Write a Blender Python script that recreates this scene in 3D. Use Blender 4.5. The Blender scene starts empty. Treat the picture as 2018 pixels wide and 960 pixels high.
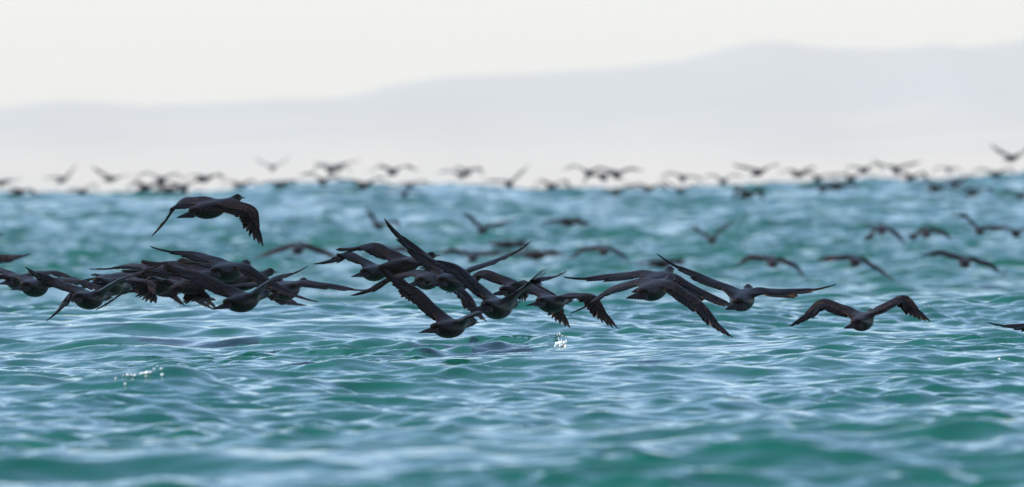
import bpy, bmesh, math, random
import numpy as np
from mathutils import Matrix, Vector

# ------------------------------------------------------------------ camera, sky, sun, exposure
scene = bpy.context.scene
CAM_H = 1.10
LENS, SENSOR = 600.0, 36.0
F = 2018 * LENS / SENSOR              # focal length in photograph pixels
CX, CY = 1009.0, 480.0
HORIZON_Y = 379.0
PITCH = math.atan((CY - HORIZON_Y) / F)
ROLL = 0.0089
f0 = np.array([0, math.cos(PITCH), -math.sin(PITCH)])
_u = np.array([0, math.sin(PITCH), math.cos(PITCH)])
_r = np.array([1.0, 0, 0])
UP = _u * math.cos(ROLL) + _r * math.sin(ROLL)
RIGHT = _r * math.cos(ROLL) - _u * math.sin(ROLL)

def sight(x, y, d):
    """world point at depth d seen at photograph position x, y"""
    return np.array([0, 0, CAM_H]) + (f0 + RIGHT * (x - CX) / F - UP * (y - CY) / F) * d

cam_data = bpy.data.cameras.new('camera')
cam = bpy.data.objects.new('camera', cam_data)
scene.collection.objects.link(cam)
m = Matrix.Identity(4)
for i in range(3):
    m[i][0], m[i][1], m[i][2] = RIGHT[i], UP[i], -f0[i]
m[2][3] = CAM_H
cam.matrix_world = m
cam_data.lens = LENS
cam_data.sensor_width = SENSOR
cam_data.clip_start = 1.0
cam_data.clip_end = 90000
cam_data.dof.use_dof = True
cam_data.dof.focus_distance = 119.0
cam_data.dof.aperture_fstop = 7.0
scene.camera = cam

SUN_DIR = Vector((-0.72, -0.22, 0.66)).normalized()     # towards the sun: left, a little behind the camera
world = bpy.data.worlds.new('World')
scene.world = world
world.use_nodes = True
wn = world.node_tree.nodes
bg = wn['Background']
sky = wn.new('ShaderNodeTexSky')
sky.sky_type = 'NISHITA'
sky.sun_disc = False
sky.sun_elevation = math.asin(SUN_DIR.z)
sky.sun_rotation = math.atan2(SUN_DIR.x, SUN_DIR.y)
sky.altitude = 0
sky.air_density = 0.85
sky.dust_density = 0.5
sky.ozone_density = 2.8
world.node_tree.links.new(sky.outputs[0], bg.inputs[0])
bg.inputs[1].default_value = 0.145

sun_data = bpy.data.lights.new('sun', 'SUN')
sun_data.energy = 4.0
sun_data.angle = math.radians(0.53)
sun_data.color = (1.0, 0.93, 0.84)
sun = bpy.data.objects.new('sun', sun_data)
sun.rotation_euler = SUN_DIR.to_track_quat('Z', 'Y').to_euler()
sun.location = (0, 0, 50)
scene.collection.objects.link(sun)

scene.view_settings.view_transform = 'Standard'
scene.view_settings.look = 'None'
scene.view_settings.gamma = 1.0
scene.view_settings.use_curve_mapping = False
scene.view_settings.exposure = 0.73
scene.cycles.use_denoising = True
scene.cycles.max_bounces = 6
scene.cycles.glossy_bounces = 4
scene.cycles.diffuse_bounces = 2
scene.cycles.volume_bounces = 1
scene.cycles.caustics_reflective = False
scene.cycles.caustics_refractive = False

rng = random.Random(7)
nrng = np.random.default_rng(11)
COL = scene.collection
R = math.radians

# ------------------------------------------------------------------ helpers
def new_mat(name):
    mt = bpy.data.materials.new(name)
    mt.use_nodes = True
    nt = mt.node_tree
    return mt, nt, nt.nodes['Principled BSDF']

def link(nt, a, b):
    nt.links.new(a, b)

def mesh_obj(name, verts, faces, mat, parent=None, smooth=True, fix=False):
    me = bpy.data.meshes.new(name)
    me.from_pydata([tuple(map(float, v)) for v in verts], [], faces)
    if fix:
        bm = bmesh.new(); bm.from_mesh(me)
        bmesh.ops.recalc_face_normals(bm, faces=bm.faces)
        bm.to_mesh(me); bm.free()
    if smooth:
        me.polygons.foreach_set('use_smooth', [True] * len(me.polygons))
    if mat:
        me.materials.append(mat)
    o = bpy.data.objects.new(name, me)
    COL.objects.link(o)
    if parent:
        o.parent = parent
    return o

def part(name, me, parent, mtx):
    o = bpy.data.objects.new(name, me)
    COL.objects.link(o)
    o.parent = parent
    o.matrix_local = mtx
    return o

def tag(o, label=None, category=None, group=None, kind=None):
    for k, v in (('label', label), ('category', category), ('group', group), ('kind', kind)):
        if v:
            o[k] = v
    return o

def smoothstep(a, b, x):
    t = np.clip((x - a) / (b - a), 0, 1)
    return t * t * (3 - 2 * t)

# ------------------------------------------------------------------ materials
def water_material():
    mt, nt, p = new_mat('sea_water')
    geo = nt.nodes.new('ShaderNodeNewGeometry')
    n1 = nt.nodes.new('ShaderNodeTexNoise')
    n1.inputs['Scale'].default_value = 0.06
    n1.inputs['Detail'].default_value = 3
    link(nt, geo.outputs['Position'], n1.inputs['Vector'])
    mix = nt.nodes.new('ShaderNodeMix'); mix.data_type = 'RGBA'
    mix.inputs[6].default_value = WATER_A
    mix.inputs[7].default_value = WATER_B
    link(nt, n1.outputs['Fac'], mix.inputs[0])
    link(nt, mix.outputs[2], p.inputs['Base Color'])
    p.inputs['Roughness'].default_value = WATER_ROUGH
    p.inputs['IOR'].default_value = 1.333
    nb = nt.nodes.new('ShaderNodeTexNoise')
    nb.inputs['Scale'].default_value = 8.0
    nb.inputs['Detail'].default_value = 3.0
    link(nt, geo.outputs['Position'], nb.inputs['Vector'])
    bp = nt.nodes.new('ShaderNodeBump')
    bp.inputs['Strength'].default_value = 1.0
    bp.inputs['Distance'].default_value = 0.008
    link(nt, nb.outputs['Fac'], bp.inputs['Height'])
    link(nt, bp.outputs['Normal'], p.inputs['Normal'])
    return mt
WATER_A = (0.002, 0.064, 0.056, 1)
WATER_B = (0.007, 0.084, 0.052, 1)
WATER_ROUGH = 0.025
M_WATER = water_material()

def plumage_material():
    mt, nt, p = new_mat('plumage')
    tc = nt.nodes.new('ShaderNodeTexCoord')
    v = nt.nodes.new('ShaderNodeTexVoronoi')
    v.inputs['Scale'].default_value = 70
    mp = nt.nodes.new('ShaderNodeMapping')
    mp.inputs['Scale'].default_value = (1.0, 0.5, 1.0)
    link(nt, tc.outputs['Object'], mp.inputs['Vector'])
    link(nt, mp.outputs['Vector'], v.inputs['Vector'])
    n = nt.nodes.new('ShaderNodeTexNoise')
    n.inputs['Scale'].default_value = 14
    n.inputs['Detail'].default_value = 4
    link(nt, tc.outputs['Object'], n.inputs['Vector'])
    ramp = nt.nodes.new('ShaderNodeValToRGB')
    ramp.color_ramp.elements[0].position = 0.35
    ramp.color_ramp.elements[0].color = (0.0012, 0.0010, 0.0018, 1)
    ramp.color_ramp.elements[1].position = 0.75
    ramp.color_ramp.elements[1].color = (0.0036, 0.0028, 0.0034, 1)
    link(nt, n.outputs['Fac'], ramp.inputs['Fac'])
    mx = nt.nodes.new('ShaderNodeMix'); mx.data_type = 'RGBA'
    mx.inputs[7].default_value = (0.022, 0.0145, 0.0115, 1)
    mr = nt.nodes.new('ShaderNodeMapRange')
    mr.inputs[1].default_value = 0.45; mr.inputs[2].default_value = 0.8
    mr.inputs[3].default_value = 0.0; mr.inputs[4].default_value = 0.6
    link(nt, v.outputs['Distance'], mr.inputs[0])
    link(nt, mr.outputs[0], mx.inputs[0])
    link(nt, ramp.outputs['Color'], mx.inputs[6])
    oi = nt.nodes.new('ShaderNodeObjectInfo')
    tone = nt.nodes.new('ShaderNodeMapRange')
    tone.inputs[3].default_value = 0.5; tone.inputs[4].default_value = 2.6
    link(nt, oi.outputs['Random'], tone.inputs[0])
    vm = nt.nodes.new('ShaderNodeVectorMath'); vm.operation = 'SCALE'
    link(nt, mx.outputs[2], vm.inputs[0]); link(nt, tone.outputs[0], vm.inputs['Scale'])
    link(nt, vm.outputs[0], p.inputs['Base Color'])
    p.inputs['Roughness'].default_value = 0.38
    p.inputs['Specular IOR Level'].default_value = 0.05
    b = nt.nodes.new('ShaderNodeBump')
    b.inputs['Strength'].default_value = 0.5
    b.inputs['Distance'].default_value = 0.006
    link(nt, v.outputs['Distance'], b.inputs['Height'])
    link(nt, b.outputs['Normal'], p.inputs['Normal'])
    return mt
M_PLUM = plumage_material()

def feather_material(name, brown):
    mt, nt, p = new_mat(name)
    tc = nt.nodes.new('ShaderNodeTexCoord')
    sep = nt.nodes.new('ShaderNodeSeparateXYZ')
    link(nt, tc.outputs['Generated'], sep.inputs[0])
    oi = nt.nodes.new('ShaderNodeObjectInfo')
    # vane: dark along the shaft, browner towards the trailing edge
    mr = nt.nodes.new('ShaderNodeMapRange')
    mr.inputs[1].default_value = 0.5; mr.inputs[2].default_value = 1.0
    mr.inputs[3].default_value = 0.0; mr.inputs[4].default_value = 1.0
    link(nt, sep.outputs['Y'], mr.inputs[0])
    mul = nt.nodes.new('ShaderNodeMath'); mul.operation = 'MULTIPLY'
    link(nt, mr.outputs[0], mul.inputs[0]); link(nt, oi.outputs['Random'], mul.inputs[1])
    mx = nt.nodes.new('ShaderNodeMix'); mx.data_type = 'RGBA'
    mx.inputs[6].default_value = (0.0016, 0.0013, 0.0018, 1)
    mx.inputs[7].default_value = brown
    link(nt, mul.outputs[0], mx.inputs[0])
    link(nt, mx.outputs[2], p.inputs['Base Color'])
    p.inputs['Roughness'].default_value = 0.48
    p.inputs['Specular IOR Level'].default_value = 0.05
    w = nt.nodes.new('ShaderNodeTexWave')
    w.inputs['Scale'].default_value = 60
    w.inputs['Distortion'].default_value = 2
    link(nt, tc.outputs['Object'], w.inputs['Vector'])
    b = nt.nodes.new('ShaderNodeBump')
    b.inputs['Strength'].default_value = 0.15
    b.inputs['Distance'].default_value = 0.002
    link(nt, w.outputs['Fac'], b.inputs['Height'])
    link(nt, b.outputs['Normal'], p.inputs['Normal'])
    return mt
M_FEATHER = feather_material('flight_feather', (0.20, 0.115, 0.075, 1))
M_TAILF = feather_material('tail_feather', (0.022, 0.015, 0.013, 1))

def plain(name, col, rough, noise=0.15, scale=60):
    mt, nt, p = new_mat(name)
    tc = nt.nodes.new('ShaderNodeTexCoord')
    n = nt.nodes.new('ShaderNodeTexNoise'); n.inputs['Scale'].default_value = scale
    link(nt, tc.outputs['Object'], n.inputs['Vector'])
    mx = nt.nodes.new('ShaderNodeMix'); mx.data_type = 'RGBA'
    mx.inputs[6].default_value = tuple(c * (1 - noise) for c in col) + (1,)
    mx.inputs[7].default_value = tuple(min(1, c * (1 + noise)) for c in col) + (1,)
    link(nt, n.outputs['Fac'], mx.inputs[0])
    link(nt, mx.outputs[2], p.inputs['Base Color'])
    p.inputs['Roughness'].default_value = rough
    return mt
M_BILL = plain('bill_horn', (0.06, 0.055, 0.05), 0.4)
M_GULAR = plain('gular_skin', (0.45, 0.30, 0.07), 0.5)
M_EYE = plain('eye_gloss', (0.01, 0.03, 0.025), 0.1)
M_FOOT = plain('webbed_foot', (0.02, 0.018, 0.018), 0.45)
M_FOAM_GLINT = plain('foam_and_glint', (0.86, 0.88, 0.86), 0.5, 0.06)  # foam of the splash, also the white of the painted sun glints

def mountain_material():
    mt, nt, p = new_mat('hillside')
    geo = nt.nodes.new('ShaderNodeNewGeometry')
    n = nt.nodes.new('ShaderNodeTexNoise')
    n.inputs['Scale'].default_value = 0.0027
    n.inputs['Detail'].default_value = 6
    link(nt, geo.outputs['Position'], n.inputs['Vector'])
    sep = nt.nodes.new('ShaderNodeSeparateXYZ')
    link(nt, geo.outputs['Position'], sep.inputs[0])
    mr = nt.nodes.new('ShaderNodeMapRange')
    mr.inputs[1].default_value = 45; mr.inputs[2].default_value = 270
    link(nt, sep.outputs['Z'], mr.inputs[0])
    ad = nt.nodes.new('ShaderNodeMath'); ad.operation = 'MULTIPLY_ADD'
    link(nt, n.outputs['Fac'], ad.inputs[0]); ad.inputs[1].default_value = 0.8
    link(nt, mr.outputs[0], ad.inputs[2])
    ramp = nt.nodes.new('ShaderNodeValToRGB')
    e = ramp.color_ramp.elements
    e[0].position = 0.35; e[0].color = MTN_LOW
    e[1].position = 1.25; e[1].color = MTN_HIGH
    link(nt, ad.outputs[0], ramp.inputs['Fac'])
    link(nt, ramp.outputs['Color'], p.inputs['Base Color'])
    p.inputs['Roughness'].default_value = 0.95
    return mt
MTN_LOW = (0.45, 0.41, 0.35, 1)      # lower slopes: pale low haze painted into the hill colour
MTN_HIGH = (0.10, 0.19, 0.27, 1)    # upper slopes: blue of distant haze painted into the hill colour
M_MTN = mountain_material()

# ------------------------------------------------------------------ sea
SKYLINE = [(-400,388),(0,389),(69,386),(139,390),(243,387),(347,385),(451,381),(513,371),(555,368),(659,366),(720,370),
           (801,377),(871,372),(950,375),(1010,378),(1060,383),(1096,382),(1159,378),(1270,380),(1318,378),(1380,375),
           (1457,373),(1561,369),(1665,362),(1734,358),(1786,364),(1873,362),(1942,354),(2018,351),(2400,356)]
RIDGE_Y = 560.0
_rp = np.array([sight(x, y, RIDGE_Y) for x, y in SKYLINE])
PROFILE = np.array([(-100,0),(60,-0.03),(95,-0.08),(125,-0.07),(146,0.05),(165,-0.02),(190,-0.30),(230,-0.55),(290,-0.62),(340,-0.55),(420,-0.22),(520,0.0),(700,0.0),(3e4,0.0)])

HUMPS = []       # single larger waves: photograph position of the foot, width in pixels, height in metres
for (px, py, w, hh) in ((262,770,150,0.11),(385,770,110,0.08),(560,765,120,0.06),(900,815,130,0.075),(1255,945,150,0.08),(500,905,150,0.06),
                        (1400,800,110,0.06),(1560,830,130,0.07),(1080,690,150,0.05),(640,730,120,0.05),(1640,700,130,0.05),(300,800,160,0.06),(1850,760,150,0.05)):
    _d = (CAM_H + 0.04) * F / (py - HORIZON_Y)
    HUMPS.append(((px - CX) / F * _d, _d + 0.3, w / F * _d, 0.75, hh))
NW = 202
_wr = np.random.default_rng(23)
# wavelength bands (m) with the rms slope each one adds
BANDS = [(0.17, 0.30, 0.125, 50), (0.30, 0.60, 0.120, 50), (0.60, 1.3, 0.082, 36), (1.3, 2.8, 0.074, 30), (2.8, 6.0, 0.030, 20), (6.0, 11.0, 0.012, 16)]
lam = np.concatenate([np.exp(_wr.uniform(math.log(a), math.log(b), n)) for a, b, s_, n in BANDS])
theta = np.concatenate([R(84) + _wr.normal(0, R(42 if b < 1.5 else 34), n) for a, b, s_, n in BANDS])
kx, ky = 2 * math.pi / lam * np.cos(theta), 2 * math.pi / lam * np.sin(theta)
kk = np.hypot(kx, ky)
amp = np.concatenate([np.full(n, s_ * math.sqrt(2.0 / n)) for a, b, s_, n in BANDS]) / kk
phase = _wr.uniform(0, 2 * math.pi, NW)
CHOP = 1.0
SPLASH_XY = (0.345, 121.0)
GUSTS = [(_wr.uniform(-1.6, 1.6), _wr.uniform(-0.5, 0.5), _wr.uniform(0, 6.28)) for _ in range(7)]

def base_level(x, y):
    z = np.interp(y, PROFILE[:, 0], PROFILE[:, 1])
    z = z + 0.05 * np.sin(x * 0.55 + y * 0.11) * smoothstep(70, 130, y) + 0.04 * np.sin(x * 0.31 - y * 0.17 + 1.0)
    for (hx, hy, sx, sy, hh) in HUMPS:
        z = z + hh * np.exp(-((x - hx) / sx) ** 2 - ((y - hy) / sy) ** 2)
    crest = np.interp(x, _rp[:, 0], _rp[:, 2])
    up = smoothstep(405, RIDGE_Y, y) * (1 - 0.75 * smoothstep(RIDGE_Y, 760, y))
    up = up * (1 - smoothstep(1500, 4000, y))
    return z * (1 - up) + (crest + 0.02) * up

def sea_points(x, y, dx, dy):
    """displaced sea surface; dx, dy are the local mesh spacings (waves finer than the mesh are faded)"""
    X = x.astype(np.float32); Y = y.astype(np.float32)
    Z = base_level(x, y).astype(np.float32)
    ox = np.zeros_like(Z); oy = np.zeros_like(Z)
    # gusts: patches of livelier and calmer ripples; the open water far out is rougher
    gust = np.zeros_like(Z)
    for (a, b, c) in GUSTS:
        gust += np.sin(np.mod(a * x + b * y + c, 2 * math.pi)).astype(np.float32)
    gust = np.clip(0.95 + 0.20 * gust, 0.45, 1.5)
    gust *= (0.70 + 0.30 * smoothstep(85, 125, y)).astype(np.float32)
    far = (1 + 2.0 * smoothstep(190, 380, y)).astype(np.float32)
    for i in range(NW):
        q = np.maximum(abs(kx[i]) * dx, abs(ky[i]) * dy) / math.pi
        fade = np.clip((0.75 - q) / 0.35, 0, 1) * amp[i]
        if fade.max() <= 0:
            continue
        ok = fade[:, 0] > 0
        a = fade[ok].astype(np.float32) * (gust[ok] if lam[i] < 0.6 else far[ok] if lam[i] < 2.8 else 1)
        ph = (kx[i] * x[ok] + ky[i] * y[ok] + phase[i])
        ph = np.mod(ph, 2 * math.pi).astype(np.float32)
        s = np.sin(ph); c = np.cos(ph)
        Z[ok] += a * c
        ox[ok] -= a * s * np.float32(CHOP * kx[i] / kk[i])
        oy[ok] -= a * s * np.float32(CHOP * ky[i] / kk[i])
    r = np.hypot(x - SPLASH_XY[0], y - SPLASH_XY[1])
    Z += (0.012 * np.cos(r * 24.0) * np.exp(-(r / 0.42) ** 2)).astype(np.float32)
    return X + ox, Y + oy, Z

def build_sea():
    ys = [-60.0, -20.0, 10.0, 30.0, 42.0, 50.0]
    y = 56.0
    while y < 640:
        ys.append(y); y += y * float(np.interp(y, [56, 80, 95, 180, 230, 640], [0.00075, 0.00060, 0.00046, 0.00048, 0.00075, 0.00085]))
    while y < 1500:
        ys.append(y); y += 0.012 * y
    while y < 45000:
        ys.append(y); y += 0.08 * y
    ys.append(45000.0)
    ys = np.array(ys)
    nd = 290
    u = list(np.linspace(-1, 1, nd))
    side = 1 + np.array([0.02, 0.05, 0.09, 0.14, 0.2, 0.28, 0.38, 0.5, 0.65, 0.8, 1.0]) * 1.0
    half = np.maximum(np.abs(ys), 56) * 0.03 * 1.17
    outer = 60 + 0.13 * np.abs(ys)
    # columns: dense inside the view, widening towards the outer edge
    t = np.array([0.004, 0.010, 0.019, 0.032, 0.05, 0.075, 0.11, 0.16, 0.24, 0.36, 0.55, 0.78, 1.0])
    Xd = half[:, None] * np.array(u)[None, :]
    Xr = half[:, None] + (outer - half)[:, None] * t[None, :]
    X = np.concatenate([-Xr[:, ::-1], Xd, Xr], 1)
    Y = np.repeat(ys[:, None], X.shape[1], 1)
    dx = np.gradient(X, axis=1); dx = np.full_like(X, 1.0) * (2 * half / (nd - 1))[:, None]
    dyr = np.gradient(ys)
    dy = np.repeat(dyr[:, None], X.shape[1], 1)
    PX, PY, PZ = sea_points(X, Y, dx, dy)
    # calm the far and outer rim so that coarse cells stay clean
    nr, nc = X.shape
    co = np.stack([PX, PY, PZ], -1).reshape(-1, 3).astype(np.float32)
    idx = np.arange(nr * nc).reshape(nr, nc)
    quads = np.stack([idx[:-1, :-1], idx[:-1, 1:], idx[1:, 1:], idx[1:, :-1]], -1).reshape(-1, 4).astype(np.int32)
    me = bpy.data.meshes.new('sea')
    me.vertices.add(len(co)); me.vertices.foreach_set('co', co.ravel())
    me.loops.add(quads.size); me.loops.foreach_set('vertex_index', quads.ravel())
    me.polygons.add(len(quads))
    me.polygons.foreach_set('loop_start', np.arange(0, quads.size, 4, dtype=np.int32))
    me.polygons.foreach_set('use_smooth', np.ones(len(quads), dtype=bool))
    me.update(calc_edges=True)
    me.materials.append(M_WATER)
    o = bpy.data.objects.new('sea', me)
    COL.objects.link(o)
    tag(o, 'choppy teal green sea with small waves', kind='structure')
    print('sea verts', len(co))
    return o
build_sea()

def sea_height(x, y):
    a = np.array([[x]]); b = np.array([[y]])
    px, py, pz = sea_points(a, b, np.array([[0.02]]), np.array([[0.05]]))
    return float(pz[0, 0])

def on_sea(px, py, d0=60, d1=260):
    """first point of the sea met along the sight line of a photograph position"""
    ds = np.arange(d0, d1, 0.05)
    v = f0 + RIGHT * (px - CX) / F - UP * (py - CY) / F
    P = np.array([0, 0, CAM_H])[None] + v[None] * ds[:, None]
    _, _, Z = sea_points(P[:, :1], P[:, 1:2], np.full((len(ds), 1), 0.02), np.full((len(ds), 1), 0.05))
    hit = np.nonzero(Z[:, 0] >= P[:, 2])[0]
    i = hit[0] if len(hit) else len(ds) - 1
    return P[i]

# ------------------------------------------------------------------ far hills and the haze in front of them
RIDGE = [(-2500,235),(-1500,220),(-800,232),(-300,222),(0,214),(60,206),(120,199),(200,201),(300,206),(400,206),(500,199),(600,196),(680,190),(730,180),
         (780,167),(830,161),(880,151),(950,150),(1050,145),(1130,136),(1200,135),(1270,126),(1340,119),(1400,106),(1450,93),
         (1500,84),(1530,81),(1580,88),(1620,95),(1700,95),(1780,96),(1840,88),(1900,96),(1950,88),(2018,78),(2300,92),(2700,70),(3300,120),(4500,170)]
def build_hills():
    D = 38000.0
    P = np.array([sight(x, y, D) for x, y in RIDGE])
    xs = np.linspace(-4500, 4700, 280)
    rows = np.concatenate([np.linspace(32000, 38000, 30), np.linspace(38300, 43500, 12)])
    rz = np.interp(xs, P[:, 0], P[:, 2])
    g = np.random.default_rng(5)
    bumps = sum(g.normal(0, 1) * np.sin(xs / s + g.uniform(0, 6)) for s in (38, 56, 87, 130)) * 1.5
    verts, faces = [], []
    for r, yy in enumerate(rows):
        t = smoothstep(32000, 38000, np.array(yy))
        if yy > 38000:
            t = 1 - 0.7 * smoothstep(38000, 43500, np.array(yy))
        for c, xx in enumerate(xs):
            spur = 1 + 0.30 * (1 - abs(2 * t - 1)) * math.sin(xx / 360 + yy / 2000) * math.sin(xx / 160 + 1.3)
            z = -2 + (rz[c] + 2 + bumps[c] * t) * t * (spur if yy < 37990 else 1)
            verts.append((xx, yy, z))
    nc = len(xs)
    for r in range(len(rows) - 1):
        for c in range(nc - 1):
            i = r * nc + c
            faces.append((i, i + 1, i + nc + 1, i + nc))
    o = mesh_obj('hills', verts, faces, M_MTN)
    tag(o, 'pale blue range of hills fading into haze beyond the sea', kind='structure')
build_hills()

def build_haze():
    x, y0, y1, z0, z1 = 6300, -120, 45500, -6.0, 440.0
    v = [(sx * x, y, z) for z in (z0, z1) for (sx, y) in ((-1, y0), (1, y0), (1, y1), (-1, y1))]
    f = [(0, 3, 2, 1), (4, 5, 6, 7), (0, 1, 5, 4), (1, 2, 6, 5), (2, 3, 7, 6), (3, 0, 4, 7)]
    mt = bpy.data.materials.new('haze_air')
    mt.use_nodes = True
    nt = mt.node_tree
    nt.nodes.clear()
    out = nt.nodes.new('ShaderNodeOutputMaterial')
    pv = nt.nodes.new('ShaderNodeVolumePrincipled')
    pv.inputs['Color'].default_value = HAZE_COLOR
    pv.inputs['Density'].default_value = HAZE_DENSITY
    pv.inputs['Anisotropy'].default_value = 0.0
    link(nt, pv.outputs[0], out.inputs['Volume'])
    o = mesh_obj('haze', v, f, mt, smooth=False)
    tag(o, 'pale sea haze between the camera and the hills', kind='stuff')
HAZE_DENSITY = 4.6e-5
HAZE_COLOR = (1.0, 0.89, 0.79, 1)
build_haze()

# ------------------------------------------------------------------ cormorants
SH = np.array([0.065, 0.06, 0.05])
L1, L2 = 0.27, 0.35
# y, z, half width, half height of the rings of the trunk, neck and head
RINGS = [(-0.315, 0.012, 0.018, 0.012), (-0.285, 0.008, 0.038, 0.024), (-0.235, 0.002, 0.050, 0.038), (-0.165, -0.007, 0.067, 0.056),
         (-0.085, -0.012, 0.078, 0.067), (0.0, -0.012, 0.081, 0.070), (0.075, -0.005, 0.078, 0.067), (0.135, 0.005, 0.063, 0.056),
         (0.185, 0.014, 0.046, 0.044), (0.235, 0.020, 0.034, 0.034), (0.29, 0.022, 0.029, 0.031), (0.335, 0.027, 0.026, 0.030),
         (0.37, 0.034, 0.029, 0.033), (0.402, 0.040, 0.030, 0.033), (0.43, 0.040, 0.023, 0.025), (0.448, 0.038, 0.014, 0.015)]
NS = 16
R0, R3 = 4, 7            # rings that open into the shoulders

def smooth_line(a, b, c, n1, n2, rad=0.075):
    """points along shoulder-wrist-hand with a rounded wrist"""
    l1, l2 = np.linalg.norm(b - a), np.linalg.norm(c - b)
    d1, d2 = (b - a) / l1, (c - b) / l2
    r = min(rad, 0.45 * l1, 0.45 * l2)
    def at(s):
        if s < l1 - r:
            return a + d1 * s
        if s > l1 + r:
            return b + d2 * (s - l1)
        t = (s - l1 + r) / (2 * r)
        p0, p1, p2 = b - d1 * r, b, b + d2 * r
        return (1 - t) ** 2 * p0 + 2 * t * (1 - t) * p1 + t * t * p2
    return at, l1, l2

TWIST = [0.40, 0.40]        # how far the trailing edge hangs below the leading edge
def wing_frame(at, s, side, ex=None):
    e = 0.01
    u = at(s + e) - at(s - e); u /= np.linalg.norm(u)
    h = float(smoothstep(L1 - 0.05, L1 + 0.09, np.array(s)))
    aft = np.array([0, -1.0, -(TWIST[0] * (1 - h) + TWIST[1] * h)])
    c = aft - (aft @ u) * u
    if np.linalg.norm(c) < 0.25:
        c = c + 0.5 * (np.array([-side * 1.0, 0, 0]) - (np.array([-side * 1.0, 0, 0]) @ u) * u)
    c /= np.linalg.norm(c)
    n = side * np.cross(c, u)
    return u, c, n

SECTION = [(0.0, 0.0), (0.05, 0.45), (0.30, 0.6), (0.65, 0.34), (0.96, 0.07), (1.0, 0.0), (0.96, -0.07), (0.65, -0.16), (0.30, -0.32), (0.05, -0.36)]

def build_body(pose, name, mat):
    verts, faces = [], []
    for (y, z, w, h) in RINGS:
        for j in range(NS):
            a = 2 * math.pi * j / NS
            k = 1.0
            verts.append((w * math.cos(a) * k, y, z + h * math.sin(a) * (1.0 if math.sin(a) < 0 else 0.92)))
    holes = {(i, j) for i in range(R0, R3) for j in (1, 2, 5, 6)}
    nr = len(RINGS)
    for i in range(nr - 1):
        for j in range(NS):
            if (i, j) in holes:
                continue
            j2 = (j + 1) % NS
            faces.append((i * NS + j, i * NS + j2, (i + 1) * NS + j2, (i + 1) * NS + j))
    faces.append(tuple(range(NS))[::-1])
    faces.append(tuple((nr - 1) * NS + j for j in range(NS)))
    wings = []
    for side, ang in ((-1, pose[0:4]), (1, pose[4:8])):
        a1, b1, a2, b2 = [R(v) for v in ang]
        sh = SH * np.array([side, 1, 1])
        wr = sh + L1 * np.array([side * math.cos(a1) * math.cos(b1), math.sin(b1), math.sin(a1) * math.cos(b1)])
        tp = wr + L2 * np.array([side * math.cos(a2) * math.cos(b2), -math.sin(b2), math.sin(a2) * math.cos(b2)])
        # the shoulder end starts sideways out of the trunk
        at, l1, l2 = smooth_line(sh, wr, tp, 5, 4)
        lo, mid, hi = (1, 2, 3) if side > 0 else (7, 6, 5)
        loop = [R3 * NS + mid] + [i * NS + hi for i in range(R3, R0 - 1, -1)] + [R0 * NS + mid] + [i * NS + lo for i in range(R0, R3 + 1)]
        prev = loop
        stations = [0.055, 0.11, 0.16, 0.205, 0.24, 0.27, 0.30, 0.335, 0.375, 0.42, 0.455]
        chord = np.interp(stations, [0.0, 0.055, 0.16, 0.27, 0.375, 0.455], [0.18, 0.15, 0.128, 0.110, 0.068, 0.026])
        thick = np.interp(stations, [0.0, 0.055, 0.16, 0.27, 0.375, 0.455], [0.06, 0.044, 0.030, 0.026, 0.017, 0.008])
        for s, ch, th in zip(stations, chord, thick):
            u, c, n = wing_frame(at, s, side)
            lead = 0.035 if s < 0.3 else 0.035 - 0.025 * (s - 0.3) / 0.155
            o = at(s) - c * (lead + (0.03 if s < 0.1 else 0))
            ring = []
            for (t, h) in SECTION:
                ring.append(len(verts)); verts.append(tuple(o + c * (t * ch) + n * (h * th)))
            for q in range(10):
                faces.append((prev[q], prev[(q + 1) % 10], ring[(q + 1) % 10], ring[q]))
            prev = ring
        faces.append(tuple(prev))
        wings.append((side, at, l1, l2))
    return verts, faces, wings

def feather_mesh(name, tipw, bend, notch=0.0, mat=None):
    """unit feather along +X, vane across Y, gently bent in Z, with a raised shaft"""
    st = [(0.0, 0.30), (0.18, 0.85), (0.45, 1.0), (0.68, 0.98 * (1 - notch)), (0.84, 0.86 * (1 - notch) * tipw), (0.94, 0.60 * tipw * (1 - notch)), (1.0, 0.12)]
    v, f = [], []
    for (x, w) in st:
        zb = bend * x * x
        v += [(x, -0.38 * w, zb - 0.010), (x, -0.02, zb + 0.012), (x, 0.62 * w, zb - 0.016)]
        v += [(x, -0.02, zb - 0.012)]
    for i in range(len(st) - 1):
        a, b = i * 4, i * 4 + 4
        f += [(a, a + 1, b + 1, b), (a + 1, a + 2, b + 2, b + 1), (a + 2, a + 3, b + 3, b + 2), (a + 3, a, b, b + 3)]
    me = bpy.data.meshes.new(name)
    me.from_pydata(v, [], f)
    me.polygons.foreach_set('use_smooth', [True] * len(me.polygons))
    me.materials.append(mat or M_FEATHER)
    return me
FM_SEC = feather_mesh('secondary_feather', 0.95, -0.03)
FM_PRI = feather_mesh('primary_feather', 0.7, 0.05)
FM_TIP = feather_mesh('wingtip_feather', 0.62, 0.12, 0.2)
FM_TAIL = feather_mesh('tail_feather', 0.9, -0.03, mat=M_TAILF)

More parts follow.
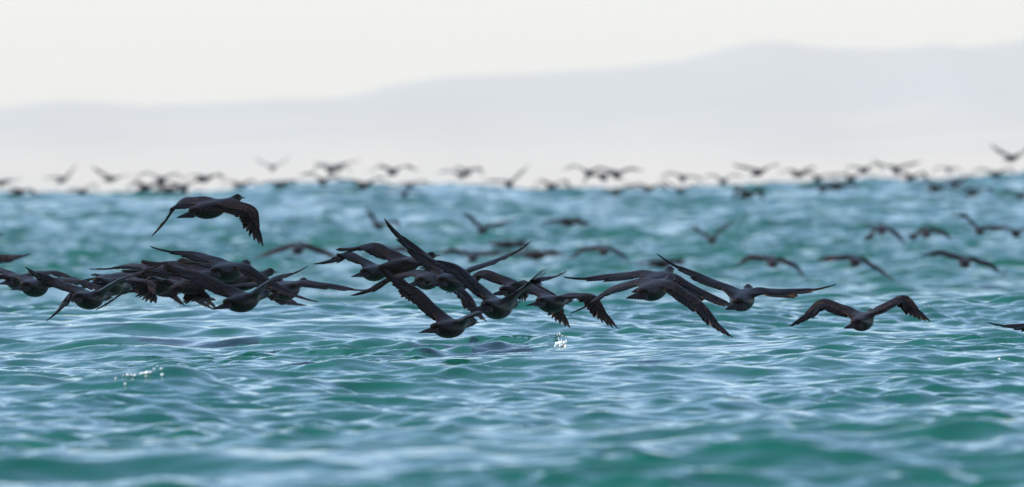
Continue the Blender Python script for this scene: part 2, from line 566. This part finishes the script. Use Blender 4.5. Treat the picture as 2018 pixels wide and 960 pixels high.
def feather_specs(wings):
    """(kind, mesh, matrix) for every flight feather"""
    out = []
    for side, at, l1, l2 in wings:
        ns = 12
        for k in range(ns):
            f = k / (ns - 1)
            s = 0.045 + f * (l1 - 0.05)
            u, c, n = wing_frame(at, s, side)
            lean = -0.10 + 0.30 * f
            d = c + u * lean; d /= np.linalg.norm(d)
            tot = float(np.interp(f, [0, 0.15, 0.5, 1.0], [0.145, 0.172, 0.186, 0.182]))
            base = at(s) + c * 0.03 - n * 0.002
            out.append((side, 'secondary_feather', FM_SEC, base, d, n, u, tot - 0.03 + rng.uniform(-0.006, 0.006), 0.044, -0.10))
        npf = 10
        hand = 0.47 * l2
        for k in range(npf):
            f = k / (npf - 1)
            s = l1 + 0.005 + f * (hand - 0.01)
            u, c, n = wing_frame(at, s, side)
            ang = R(float(np.interp(f, [0, 0.4, 0.7, 1.0], [18, 42, 62, 88])) + rng.uniform(-1.5, 1.5))
            d = c * math.cos(ang) + u * math.sin(ang)
            ln = float(np.interp(f, [0, 0.3, 0.6, 0.85, 1.0], [0.150, 0.172, 0.192, 0.196, 0.182])) + rng.uniform(-0.005, 0.005)
            base = at(s) + c * (0.022 * (1 - f)) - n * 0.001
            tipm = FM_TIP if k >= 5 else FM_PRI
            w = 0.046 if k < 5 else 0.041
            across = c * math.sin(ang) * -1 + u * math.cos(ang)
            out.append((side, 'primary_feather', tipm, base, d, n, across, ln, w, -0.12))
    return out

def feather_matrix(side, base, d, n, across, ln, w, tilt):
    y = across - (across @ d) * d
    y /= np.linalg.norm(y)
    y = -y                       # wide vane towards the body
    z = np.cross(d, y)
    if z @ n < 0:
        z = -z
    # each feather tucks under its inner neighbour like a shingle
    y2 = y * math.cos(tilt) + z * math.sin(tilt)
    z2 = z * math.cos(tilt) - y * math.sin(tilt)
    mt = Matrix.Identity(4)
    for i in range(3):
        mt[i][0] = d[i] * ln
        mt[i][1] = y2[i] * w
        mt[i][2] = z2[i] * ln
        mt[i][3] = base[i]
    return mt

def tail_specs():
    out = []
    n = 9
    for k in range(n):
        a = R(-21 + 42 * k / (n - 1))
        d = np.array([math.sin(a), -math.cos(a), -0.24]); d /= np.linalg.norm(d)
        base = np.array([0.014 * math.sin(a * 4), -0.262, 0.010 - 0.0012 * abs(k - 4)])
        out.append((1, base, d, np.array([0, 0, 1.0]), np.array([1.0, 0, 0]), 0.178 - 0.004 * abs(k - 4), 0.034, 0.04 * (k - 4)))
    return out

def bill_parts():
    # upper and lower mandible as one slim hooked cone
    rings = [(0.440, 0.036, 0.0125, 0.0135), (0.462, 0.034, 0.0088, 0.0095), (0.490, 0.032, 0.0062, 0.0068), (0.508, 0.031, 0.005, 0.0058), (0.516, 0.028, 0.003, 0.004), (0.517, 0.0235, 0.0012, 0.0015)]
    v, f = [], []
    for (y, z, w, h) in rings:
        for j in range(8):
            a = math.pi * 2 * j / 8
            v.append((w * math.cos(a), y, z + h * math.sin(a)))
    for i in range(len(rings) - 1):
        for j in range(8):
            f.append((i * 8 + j, i * 8 + (j + 1) % 8, i * 8 + 8 + (j + 1) % 8, i * 8 + 8 + j))
    f.append(tuple(range(8))[::-1]); f.append(tuple(range(40, 48)))
    me = bpy.data.meshes.new('bill'); me.from_pydata(v, [], f); me.materials.append(M_BILL)
    me.polygons.foreach_set('use_smooth', [True] * len(me.polygons))
    # bare yellow skin below the bill base
    bm = bmesh.new(); bmesh.ops.create_icosphere(bm, subdivisions=2, radius=1)
    for q in bm.verts:
        q.co = Vector((q.co.x * 0.017, 0.428 + q.co.y * 0.022, 0.026 + q.co.z * 0.0125 + (q.co.y < 0) * q.co.y * 0.006))
    g = bpy.data.meshes.new('gular_patch'); bm.to_mesh(g); bm.free(); g.materials.append(M_GULAR)
    bm = bmesh.new(); bmesh.ops.create_icosphere(bm, subdivisions=1, radius=0.0055)
    e = bpy.data.meshes.new('eye'); bm.to_mesh(e); bm.free(); e.materials.append(M_EYE)
    # trailing webbed foot: shank, three toes and the web between them
    v = [(0, 0, 0), (0.006, 0, 0.004), (-0.006, 0, 0.004), (0.004, -0.05, 0.001), (-0.004, -0.05, 0.001), (0, -0.05, -0.005),
         (-0.018, -0.105, -0.002), (0.0, -0.118, -0.003), (0.016, -0.105, -0.002), (0.0, -0.08, 0.003)]
    f = [(0, 1, 3, 5), (0, 5, 4, 2), (1, 2, 4, 3), (4, 9, 7, 6), (3, 8, 7, 9), (3, 9, 4), (5, 4, 6, 7), (5, 7, 8, 3)]
    ft = bpy.data.meshes.new('foot'); ft.from_pydata(v, [], f); ft.materials.append(M_FOOT)
    return me, g, e, ft
ME_BILL, ME_GULAR, ME_EYE, ME_FOOT = bill_parts()

def join_specs(name, specs, parent):
    v, f = [], []
    for (me, mt) in specs:
        o = len(v)
        v += [tuple(mt @ q.co) for q in me.vertices]
        f += [tuple(o + i for i in p.vertices) for p in me.polygons]
    return v, f

def body_matrix(loc, sc, yaw, pitch, roll):
    rot = Matrix.Rotation(-R(yaw), 4, 'Z') @ Matrix.Rotation(R(pitch), 4, 'X') @ Matrix.Rotation(R(roll), 4, 'Y')
    return Matrix.Translation(Vector(loc)) @ rot @ Matrix.Scale(sc, 4)

TWISTS = dict(f1=.26, f2=.26, f3=.06, f5=.08, f15=.05, f16=.18, f17=.10, f9=.16, f8=.16, f10=.12, f22=.04, f28=.04, f31=.04, f23=.06, f26=.04, f29=.05, f21=.08, f20=.08, f13=.12, f12=.1, f14=.12, f27=.1)
HAND_TWISTS = dict(f1=.6, f2=.62, f6=.8, f7=.75, f25=.8, f24=.45, f12=.4, f14=.4, f4=.28, f3=.12, f5=.12, f15=.1, f17=.12, f27=.1, f22=.08, f28=.08, f31=.08)
def near_bird(row, label, group, detail):
    TWIST[0] = TWISTS.get(row[0], 0.15 if row[0][0] == 'f' else 0.2)
    TWIST[1] = HAND_TWISTS.get(row[0], TWIST[0] + 0.12)
    x, y, z, sc, yaw, pitch, roll = row[1:8]
    root = bpy.data.objects.new('cormorant', None)
    COL.objects.link(root)
    root.empty_display_size = 0.2
    root.matrix_world = body_matrix((x, y, z), sc, yaw, pitch, roll)
    tag(root, label, 'cormorant', group)
    v, f, wings = build_body(row[8:16], 'body', M_PLUM)
    body = mesh_obj('body', v, f, M_PLUM, root, fix=True)
    if detail:
        sub = body.modifiers.new('smooth', 'SUBSURF'); sub.levels = 1; sub.render_levels = 1
    fs = feather_specs(wings)
    I = Matrix.Identity(4)
    if detail:
        for (side, kind, me, base, d, n, ac, ln, w, tilt) in fs:
            part(kind, me, root, feather_matrix(side, base, d, n, ac, ln, w, tilt))
        for sp in tail_specs():
            part('tail_feather', FM_TAIL, root, feather_matrix(*sp))
        bill = part('bill', ME_BILL, root, I)
        part('gular_patch', ME_GULAR, bill, I)
        for s in (-1, 1):
            part('eye', ME_EYE, root, Matrix.Translation((s * 0.0275, 0.412, 0.047)))
            part('foot', ME_FOOT, root, Matrix.Translation((s * 0.022, -0.235, -0.036)))
    else:
        for s in (-1, 1):
            sp = [(me, feather_matrix(side, base, d, n, ac, ln, w, tilt)) for (side, kind, me, base, d, n, ac, ln, w, tilt) in fs if side == s]
            vv, ff = join_specs('wing', sp, root)
            mesh_obj('wing_feathers', vv, ff, M_FEATHER, root)
        vv, ff = join_specs('tail', [(FM_TAIL, feather_matrix(*sp)) for sp in tail_specs()], root)
        mesh_obj('tail', vv, ff, M_FEATHER, root)
        part('bill', ME_BILL, root, I)
    return root

NEAR = [
 ('f1', -2.1, 119.295, 1.01, 0.959, 27.7, 4.7, 0.3, 0.5, 16.2, -56.5, 17.2, -11.8, -2.1, -64.0, 25.2),
 ('f2', 2.501, 122.092, 0.161, 0.974, 10.2, 2.6, 0.1, 23.7, 8.2, -42.6, 25.7, 30.2, 15.1, -42.3, 27.2),
 ('f3', 1.552, 115.292, 0.365, 1.03, 6.3, 4.2, 0.5, 20.2, 33.2, 25.1, 12.8, -5.5, 42.4, 5.3, 2.1),
 ('f4', 0.936, 113.355, 0.45, 1.007, 16.3, 3.8, 3.7, -15.4, 13.7, -40.5, 32.7, -30.4, 10.8, -42.1, 12.0),
 ('f5', 0.996, 118.34, 0.473, 1.042, 13.7, 4.9, 1.8, -7.0, 17.4, -4.3, 19.4, -29.2, 11.4, -19.8, 0.7),
 ('f6', 0.275, 119.304, 0.327, 0.946, 18.3, -2.4, -0.7, 26.9, 34.7, -5.6, 88.3, 0.2, -16.5, -51.8, 10.4),
 ('f7', 0.036, 124.689, 0.39, 0.952, 22.4, 0.6, -2.5, 25.6, 8.2, -34.0, 26.6, -26.1, -7.5, -57.9, 25.7),
 ('f8', -0.097, 109.27, 0.366, 1.039, 14.1, -2.5, 4.8, 40.2, -3.6, 14.5, 49.4, 58.2, 53.9, 11.8, 37.1),
 ('f9', -0.422, 115.048, 0.194, 0.964, 22.5, -0.2, 1.8, 44.2, -0.3, 32.3, 22.6, 19.5, -32.9, 3.6, 54.2),
 ('f10', -0.418, 116.986, 0.501, 1.012, 14.1, -0.0, 0.9, 35.0, 30.7, 40.1, 14.0, 20.4, 11.1, 22.8, 29.6),
 ('f12', -0.603, 121.838, 0.486, 0.977, 12.6, 1.7, -0.6, -7.8, 27.7, -26.4, 16.7, -41.1, 17.3, -49.7, 34.4),
 ('f13', -0.788, 122.326, 0.584, 0.957, 33.0, 4.5, -0.7, 24.5, 14.9, -7.8, 2.3, -6.7, -25.9, -14.9, 31.4),
 ('f14', -0.989, 123.456, 0.536, 0.913, 18.2, 0.3, -1.1, 27.9, 29.4, -24.1, 41.5, -39.4, -14.3, -45.7, 36.0),
 ('f15', -1.556, 117.547, 0.445, 0.943, 17.7, 2.5, -0.8, -2.6, 20.4, -3.0, 37.6, -7.0, -0.7, -8.5, 10.9),
 ('f16', -1.81, 114.781, 0.384, 0.967, 22.4, 2.0, -2.9, 30.3, -1.4, 17.2, -9.5, 24.7, -33.9, 10.1, 16.1),
 ('f17', -1.927, 115.592, 0.588, 1.005, 16.8, 0.6, 2.3, 13.2, 37.4, 4.4, 20.0, -30.0, 8.2, -21.6, 3.1),
 ('f18', -2.861, 115.45, 0.405, 0.958, 17.2, -3.0, -0.6, 21.1, 13.6, 31.6, 65.2, 22.7, -30.6, 15.1, 4.9),
 ('f20', -3.349, 119.849, 0.468, 0.965, 14.8, -2.0, 1.6, 11.4, 40.8, -26.0, 72.3, -0.0, 12.0, -20.0, 22.0),
 ('f21', -3.865, 133.365, 0.446, 0.906, 13.7, -0.6, -0.9, 19.8, 48.3, -0.9, 57.0, 3.7, -7.0, -16.7, 28.4),
 ('f22', -2.64, 126.946, 0.513, 0.975, 26.4, 3.5, 1.1, 2.0, 27.5, -8.8, 10.2, -5.0, 12.0, -35.0, 22.0),
 ('f23', -2.198, 125.476, 0.496, 0.968, 29.0, 3.8, -2.6, 15.7, 1.9, 2.7, -4.1, -25.6, -25.1, -7.0, 33.0),
 ('f24', -2.564, 124.647, 0.439, 0.952, 14.9, -9.5, -5.5, 4.1, 31.7, -37.9, 17.7, -33.5, -33.8, -43.7, 24.1),
 ('f25', -2.848, 120.742, 0.465, 0.953, 17.8, -7.2, -6.0, -9.1, 9.1, -57.7, 32.0, -12.3, -11.3, -62.2, 44.5),
 ('f31', -2.964, 129.74, 0.425, 0.977, 31.0, 4.4, 0.8, 0.8, 32.1, -15.1, -13.5, -5.0, 12.0, -40.0, 22.0),
 ('f26', -1.955, 124.633, 0.475, 0.992, 26.9, 3.0, 4.8, 11.7, 8.4, -3.3, -22.8, -38.4, 11.0, -7.8, 30.8),
 ('f28', -2.728, 129.78, 0.43, 0.976, 27.7, 3.9, 0.8, 4.5, 21.2, -5.7, -10.8, -12.0, 12.0, -40.0, 22.0),
 ('f29', -2.266, 122.602, 0.475, 0.993, 32.6, 9.2, 5.2, 5.0, 12.0, -10.0, 22.0, -136.0, 29.8, -4.0, 34.6),
 ('f27', 3.804, 118.198, 0.196, 0.973, 14.5, 4.4, 0.5, -28.7, 21.2, 6.6, 44.3, 8.0, 12.0, -10.0, 22.0),
 ('m30', -4.831, 151.544, 0.566, 0.983, 10.8, 3.9, -1.0, 8.0, 12.0, -10.0, 22.0, -14.5, 11.7, 6.1, 30.4),
 ('m31', -5.707, 173.343, 0.687, 0.958, 9.3, 4.3, -3.8, 8.0, 12.0, -10.0, 22.0, -10.4, 15.8, -2.3, 32.9),
 ('m1', -2.861, 228.682, 0.374, 0.999, 3.8, 4.4, -0.4, -15.6, 13.0, -19.4, 21.5, -19.4, 13.6, -23.1, 15.4),
 ('m2', -2.354, 301.968, 0.533, 0.933, 11.0, -1.9, 6.0, 50.5, 39.6, 35.7, 64.6, 18.2, 12.7, -48.6, 44.3),
 ('m3', -0.496, 291.956, 0.465, 0.963, 6.5, 2.2, 2.3, 46.3, 24.8, 28.9, 57.7, 17.8, 13.0, 17.1, 16.9),
 ('m4', 0.99, 292.732, 0.578, 0.959, 22.8, 2.9, -2.3, -1.4, 20.8, -4.2, 22.1, -13.2, -21.7, -16.6, 48.6),
 ('m5', -1.928, 269.871, 0.18, 0.966, 30.0, 4.8, -2.5, 2.3, 13.5, -19.0, 16.5, -3.5, -4.8, -7.4, 25.3),
 ('m6', -0.613, 268.136, 0.087, 0.992, 2.4, 4.3, -2.6, 19.5, 8.1, -11.4, 22.4, 1.4, 19.1, -2.7, 35.7),
 ('m7', 0.435, 278.585, 0.07, 0.982, 37.2, 4.5, -1.3, 1.8, 4.0, -3.2, 9.1, -4.4, 3.2, -7.5, 28.9),
 ('m8', 1.356, 253.134, 0.223, 0.973, -2.4, 2.2, -1.8, -2.0, 11.1, -37.0, 21.6, -26.0, 26.3, -54.3, 45.7),
 ('m9', 2.57, 288.496, -0.132, 0.982, 45.6, 4.8, -0.9, 1.0, 8.4, -4.8, 12.9, -0.9, -3.2, -13.6, 21.7),
 ('m10', 3.323, 284.021, 0.281, 0.931, 0.7, 0.3, -0.4, 39.8, 28.5, 19.5, 50.3, 51.4, 19.2, 22.3, 39.3),
 ('m11', 3.567, 233.844, 0.11, 0.995, -0.4, 4.3, 3.1, 4.5, 17.1, -39.8, 30.4, -14.1, 13.0, -51.4, 14.3),
 ('m12', 4.648, 231.452, 0.128, 0.996, -1.7, 3.6, 5.6, -6.0, 18.2, -13.8, 46.1, -24.2, 10.2, -32.1, 14.4),
 ('m13', 6.008, 226.649, 0.121, 0.996, 0.0, 3.7, 3.5, 16.6, 11.4, -13.2, 27.0, -10.1, 11.2, -35.0, 27.2),
 ('m14', 5.797, 267.583, 0.464, 0.938, 1.6, 6.3, 2.4, -53.6, 42.6, -35.2, 60.2, -30.6, 21.5, -47.5, 45.2),
 ('m15', 6.417, 264.369, 0.416, 0.929, 1.7, 5.6, 3.6, -40.3, 46.8, -2.3, 65.3, -4.6, 26.3, -46.5, 51.4),
 ('m16', 7.326, 267.214, 0.437, 0.942, 2.2, 2.0, 1.1, 52.4, 14.3, -4.6, 38.4, 4.7, 30.4, -11.7, 51.5),
 ('m17', 8.033, 271.87, 0.371, 0.921, 5.6, -5.5, 0.6, 30.5, 38.8, -36.7, 49.3, 27.7, 33.2, -47.2, 46.2),
 ('m18', -0.064, 318.304, 0.126, 0.983, 45.2, 3.9, 0.6, -3.5, 15.4, -2.0, -2.2, -11.0, 5.9, -9.0, 17.1)
]
LABELS = {
 'f1': 'highest near cormorant, flying alone at left with head and bill in profile',
 'f2': 'rightmost whole near cormorant, both wings arched down, left wing brown',
 'f3': 'near cormorant with straight left wing raised, right wing level, beside the rightmost whole one',
 'f4': 'near cormorant seen from behind, both wings slanting down, right wingtip almost in water',
 'f5': 'near cormorant hidden behind another body right of centre, long flat wings showing either side',
 'f6': 'near cormorant above the white splash, right wing arched over with splayed hanging fingertips',
 'f7': 'near cormorant half hidden between two others left of the splash, brown left wing arched down',
 'f8': 'centre cormorant just above the lowest one, left wing crossing its neighbour, right wing raised',
 'f9': 'lowest cormorant of the near flock, belly almost on the water below the centre',
 'f10': 'centre cormorant with both wings held up in a wide V, left wingtip pointing highest',
 'f12': 'centre cormorant with both wings drooping, behind the raised left wing of the lowest bird',
 'f13': 'near cormorant left of centre with sharply bent left wing, upper one of an overlapping pair',
 'f14': 'near cormorant left of centre with stubby tail, lower one of an overlapping pair',
 'f15': 'near cormorant with both wings almost level, right end of the left cluster',
 'f16': 'lowest round-bodied cormorant in the left cluster, right wing slanting up to the right',
 'f17': 'topmost cormorant of the left cluster, left wing stretched flat with splayed tip',
 'f18': 'front cormorant at far left of the cluster, pale-edged right wing rising to the right',
 'f20': 'cormorant near the left edge of the picture with dark body below crossing wings',
 'f21': 'soft cormorant touching the left edge, its brown right wing arched behind its neighbours',
 'f22': 'cormorant in the left cluster behind others, thin left wing uppermost of three parallel ones',
 'f23': 'mostly hidden cormorant in the left cluster, broad arched left wing below the topmost bird',
 'f24': 'cormorant in the middle of the left cluster, both wings hanging down steeply to the water',
 'f25': 'cormorant in the left cluster, broad right wing hanging, thin left wing reaching the water',
 'f31': 'hidden cormorant in the left cluster, only the lowest of three parallel left wings showing',
 'f26': 'hidden cormorant directly behind the topmost bird of the left cluster, wingtip showing below it',
 'f28': 'hidden cormorant in the left cluster, only the middle of three parallel left wings showing',
 'f29': 'hidden cormorant in the left cluster, short right wingtip above a longer hanging wing',
 'f27': 'cormorant cut off by the right edge, only its flat left wing in view',
 'm30': 'blurred cormorant cut off by the left edge, one flat wing above the left cluster',
 'm31': 'blurred cormorant cut off by the left edge, only a wingtip showing above the others',
 'm1': 'blurred cormorant below and right of the highest near bird, wings spread low',
 'm2': 'blurred cormorant beside the highest raised wingtip at centre, left wing up, right down',
 'm3': 'blurred cormorant with both wings raised, above the upcurved wing near the centre',
 'm4': 'blurred cormorant with flat wings, alone in the upper water right of the middle',
 'm5': 'blurred cormorant just behind the bent-winged bird left of centre',
 'm6': 'blurred cormorant behind the centre V-winged bird, left wing arched',
 'm7': 'blurred dark cormorant just right of the upturned wingtip at centre',
 'm8': 'blurred cormorant right of the middle with wings curved down like a bow',
 'm9': 'blurred cormorant right behind the raised left wingtip of a near bird right of centre',
 'm10': 'blurred cormorant with both wings raised in a V over the water right of centre',
 'm11': 'blurred cormorant with wings in an even arch, left one of three at right',
 'm12': 'blurred cormorant above the rightmost whole near bird, middle of three in a row',
 'm13': 'blurred cormorant with left wing bent up and over, right one of three at right',
 'm14': 'small blurred cormorant with arched wings, left end of the upper row at right',
 'm15': 'small blurred cormorant with hooked right wing, second in the upper row at right',
 'm16': 'small blurred cormorant with raised bent left wing, third in the upper row at right',
 'm17': 'small blurred cormorant at the right edge, last of the upper row at right',
 'm18': 'faint blurred cormorant with level wings above the curved upturned wing at centre',
}
for row in NEAR:
    k = row[0]
    if k[0] == 'f':
        near_bird(row, LABELS[k], 'near cormorants skimming the waves', True)
    else:
        near_bird(row, LABELS[k], 'blurred cormorants in the middle distance', False)

# far birds along the skyline: a handful of wing poses, each bird one small mesh
fr = random.Random(3)
POSES = []
for k in range(18):
    a = fr.uniform(-8, 26)
    b = a - fr.uniform(25, 80) if k % 5 else a + fr.uniform(-10, 20)
    POSES.append((a + fr.uniform(-9, 9), fr.uniform(2, 25), b + fr.uniform(-12, 12), fr.uniform(10, 40),
                  a + fr.uniform(-9, 9), fr.uniform(2, 25), b + fr.uniform(-12, 12), fr.uniform(10, 40)))
POSES.append((5, 12, -8, 25, 48, 10, 46, 15))
def far_mesh(pose):
    v, f, wings = build_body(pose, 'cormorant', M_PLUM)
    sp = [(me, feather_matrix(side, base, d, n, ac, ln, w, tilt)) for (side, kind, me, base, d, n, ac, ln, w, tilt) in feather_specs(wings)]
    sp += [(FM_TAIL, feather_matrix(*q)) for q in tail_specs()] + [(ME_BILL, Matrix.Identity(4))]
    v2, f2 = join_specs('w', sp, None)
    o = len(v)
    me = bpy.data.meshes.new('cormorant')
    me.from_pydata([tuple(map(float, q)) for q in v] + v2, [], list(f) + [tuple(o + i for i in q) for q in f2])
    bm = bmesh.new(); bm.from_mesh(me); bmesh.ops.recalc_face_normals(bm, faces=bm.faces); bm.to_mesh(me); bm.free()
    me.polygons.foreach_set('use_smooth', [True] * len(me.polygons))
    me.materials.append(M_PLUM); me.materials.append(M_FEATHER)
    nb = len(f)
    me.polygons.foreach_set('material_index', [0 if q < nb else 1 for q in range(len(me.polygons))])
    return me
TWIST[0] = 0.0; TWIST[1] = 0.15
FAR_MESHES = [far_mesh(p) for p in POSES]
FAR = [(2,360,3),(38,379,2),(123,355,5),(162,378,3),(218,353,0),(287,371,2),(318,355,0),(335,374,7),(362,371,3),(402,353,6),(473,366,0),
       (537,331,4),(552,364,2),(635,359,3),(652,336,6),(668,332,0),(718,366,7),(775,339,4),(808,365,0),(797,382,2),(908,346,0),(922,340,6),(1003,363,5),
       (1088,368,3),(1160,341,4),(1188,349,1),(1215,345,6),(1216,380,2),(1278,373,0),(1340,376,3),(1345,352,6),(1425,358,0),(1473,384,1),(1495,340,6),
       (1575,344,4),(1612,352,0),(1620,372,7),(1650,368,3),(1678,351,1),(1702,336,6),(1765,335,4),(1796,351,0),(1845,372,2),(1870,335,0),
       (1886,361,3),(1918,380,4),(1962,345,6),(1994,312,4),(2012,388,7)]
def ordinal(n):
    return '%d%s' % (n, 'th' if 10 <= n % 100 <= 20 else {1: 'st', 2: 'nd', 3: 'rd'}.get(n % 10, 'th'))
for i, (px, py, pose) in enumerate(sorted(FAR)):
    d = fr.uniform(345, 420) if py > 366 else fr.uniform(350, 470)
    o = bpy.data.objects.new('cormorant', FAR_MESHES[18 if pose == 5 else (i * 7) % 18])
    COL.objects.link(o)
    o.matrix_world = body_matrix(sight(px, py, d), fr.uniform(0.92, 1.04), fr.uniform(-12, 35), fr.uniform(0, 8), fr.uniform(-8, 8))
    tag(o, 'tiny blurred cormorant in the far skyline row, %s from the left' % ordinal(i + 1), 'cormorant', 'far cormorants along the skyline')

# ------------------------------------------------------------------ splash and painted sun glints
def blob(name, r, seed, mat, parent, loc, squash=(1, 1, 1), sub=2):
    g = random.Random(seed)
    bm = bmesh.new(); bmesh.ops.create_icosphere(bm, subdivisions=sub, radius=r)
    for q in bm.verts:
        k = g.uniform(0.7, 1.3)
        q.co = Vector((q.co.x * k * squash[0], q.co.y * k * squash[1], q.co.z * k * squash[2]))
    me = bpy.data.meshes.new(name); bm.to_mesh(me); bm.free()
    me.materials.append(mat)
    o = bpy.data.objects.new(name, me); COL.objects.link(o)
    o.parent = parent; o.location = loc
    return o

def splash():
    p = on_sea(1105, 684)
    root = bpy.data.objects.new('water_splash', None); COL.objects.link(root)
    root.location = p
    root.empty_display_size = 0.1
    tag(root, 'small white splash on the water below the bird with splayed hanging wingtip', 'splash')
    g = random.Random(2)
    for k in range(16):
        blob('foam_clump', g.uniform(0.005, 0.012), k, M_FOAM_GLINT, root, (g.uniform(-0.042, 0.042), g.uniform(-0.03, 0.03), g.uniform(0.0, 0.034)))
    for (x, h) in ((0.006, 0.062), (0.040, 0.072), (-0.02, 0.045)):
        blob('water_jet', 0.0045, int(h * 999), M_FOAM_GLINT, root, (x, 0, h * 0.62), (0.8, 0.8, h * 60))
    for k in range(7):
        blob('droplet', g.uniform(0.003, 0.005), 50 + k, M_FOAM_GLINT, root, (g.uniform(-0.03, 0.055), g.uniform(-0.03, 0.03), g.uniform(0.05, 0.105)), sub=1)
splash()

def flecks():  # sun glints on the water, imitated by small white lumps
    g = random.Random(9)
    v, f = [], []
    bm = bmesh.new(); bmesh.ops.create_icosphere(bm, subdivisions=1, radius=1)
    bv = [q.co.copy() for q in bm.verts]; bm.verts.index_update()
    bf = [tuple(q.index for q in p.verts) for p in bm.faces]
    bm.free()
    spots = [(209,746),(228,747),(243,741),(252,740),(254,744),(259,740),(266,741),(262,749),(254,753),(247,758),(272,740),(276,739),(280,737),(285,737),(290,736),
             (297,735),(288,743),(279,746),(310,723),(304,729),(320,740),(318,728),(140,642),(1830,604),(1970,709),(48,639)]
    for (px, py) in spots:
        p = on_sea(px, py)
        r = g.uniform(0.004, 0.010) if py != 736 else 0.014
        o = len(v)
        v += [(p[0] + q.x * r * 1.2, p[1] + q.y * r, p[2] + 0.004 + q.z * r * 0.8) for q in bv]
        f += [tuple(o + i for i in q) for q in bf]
    o = mesh_obj('glint_flecks', v, f, M_FOAM_GLINT)
    tag(o, 'sun glints on a wave crest at lower left, modelled as white flecks', kind='stuff')
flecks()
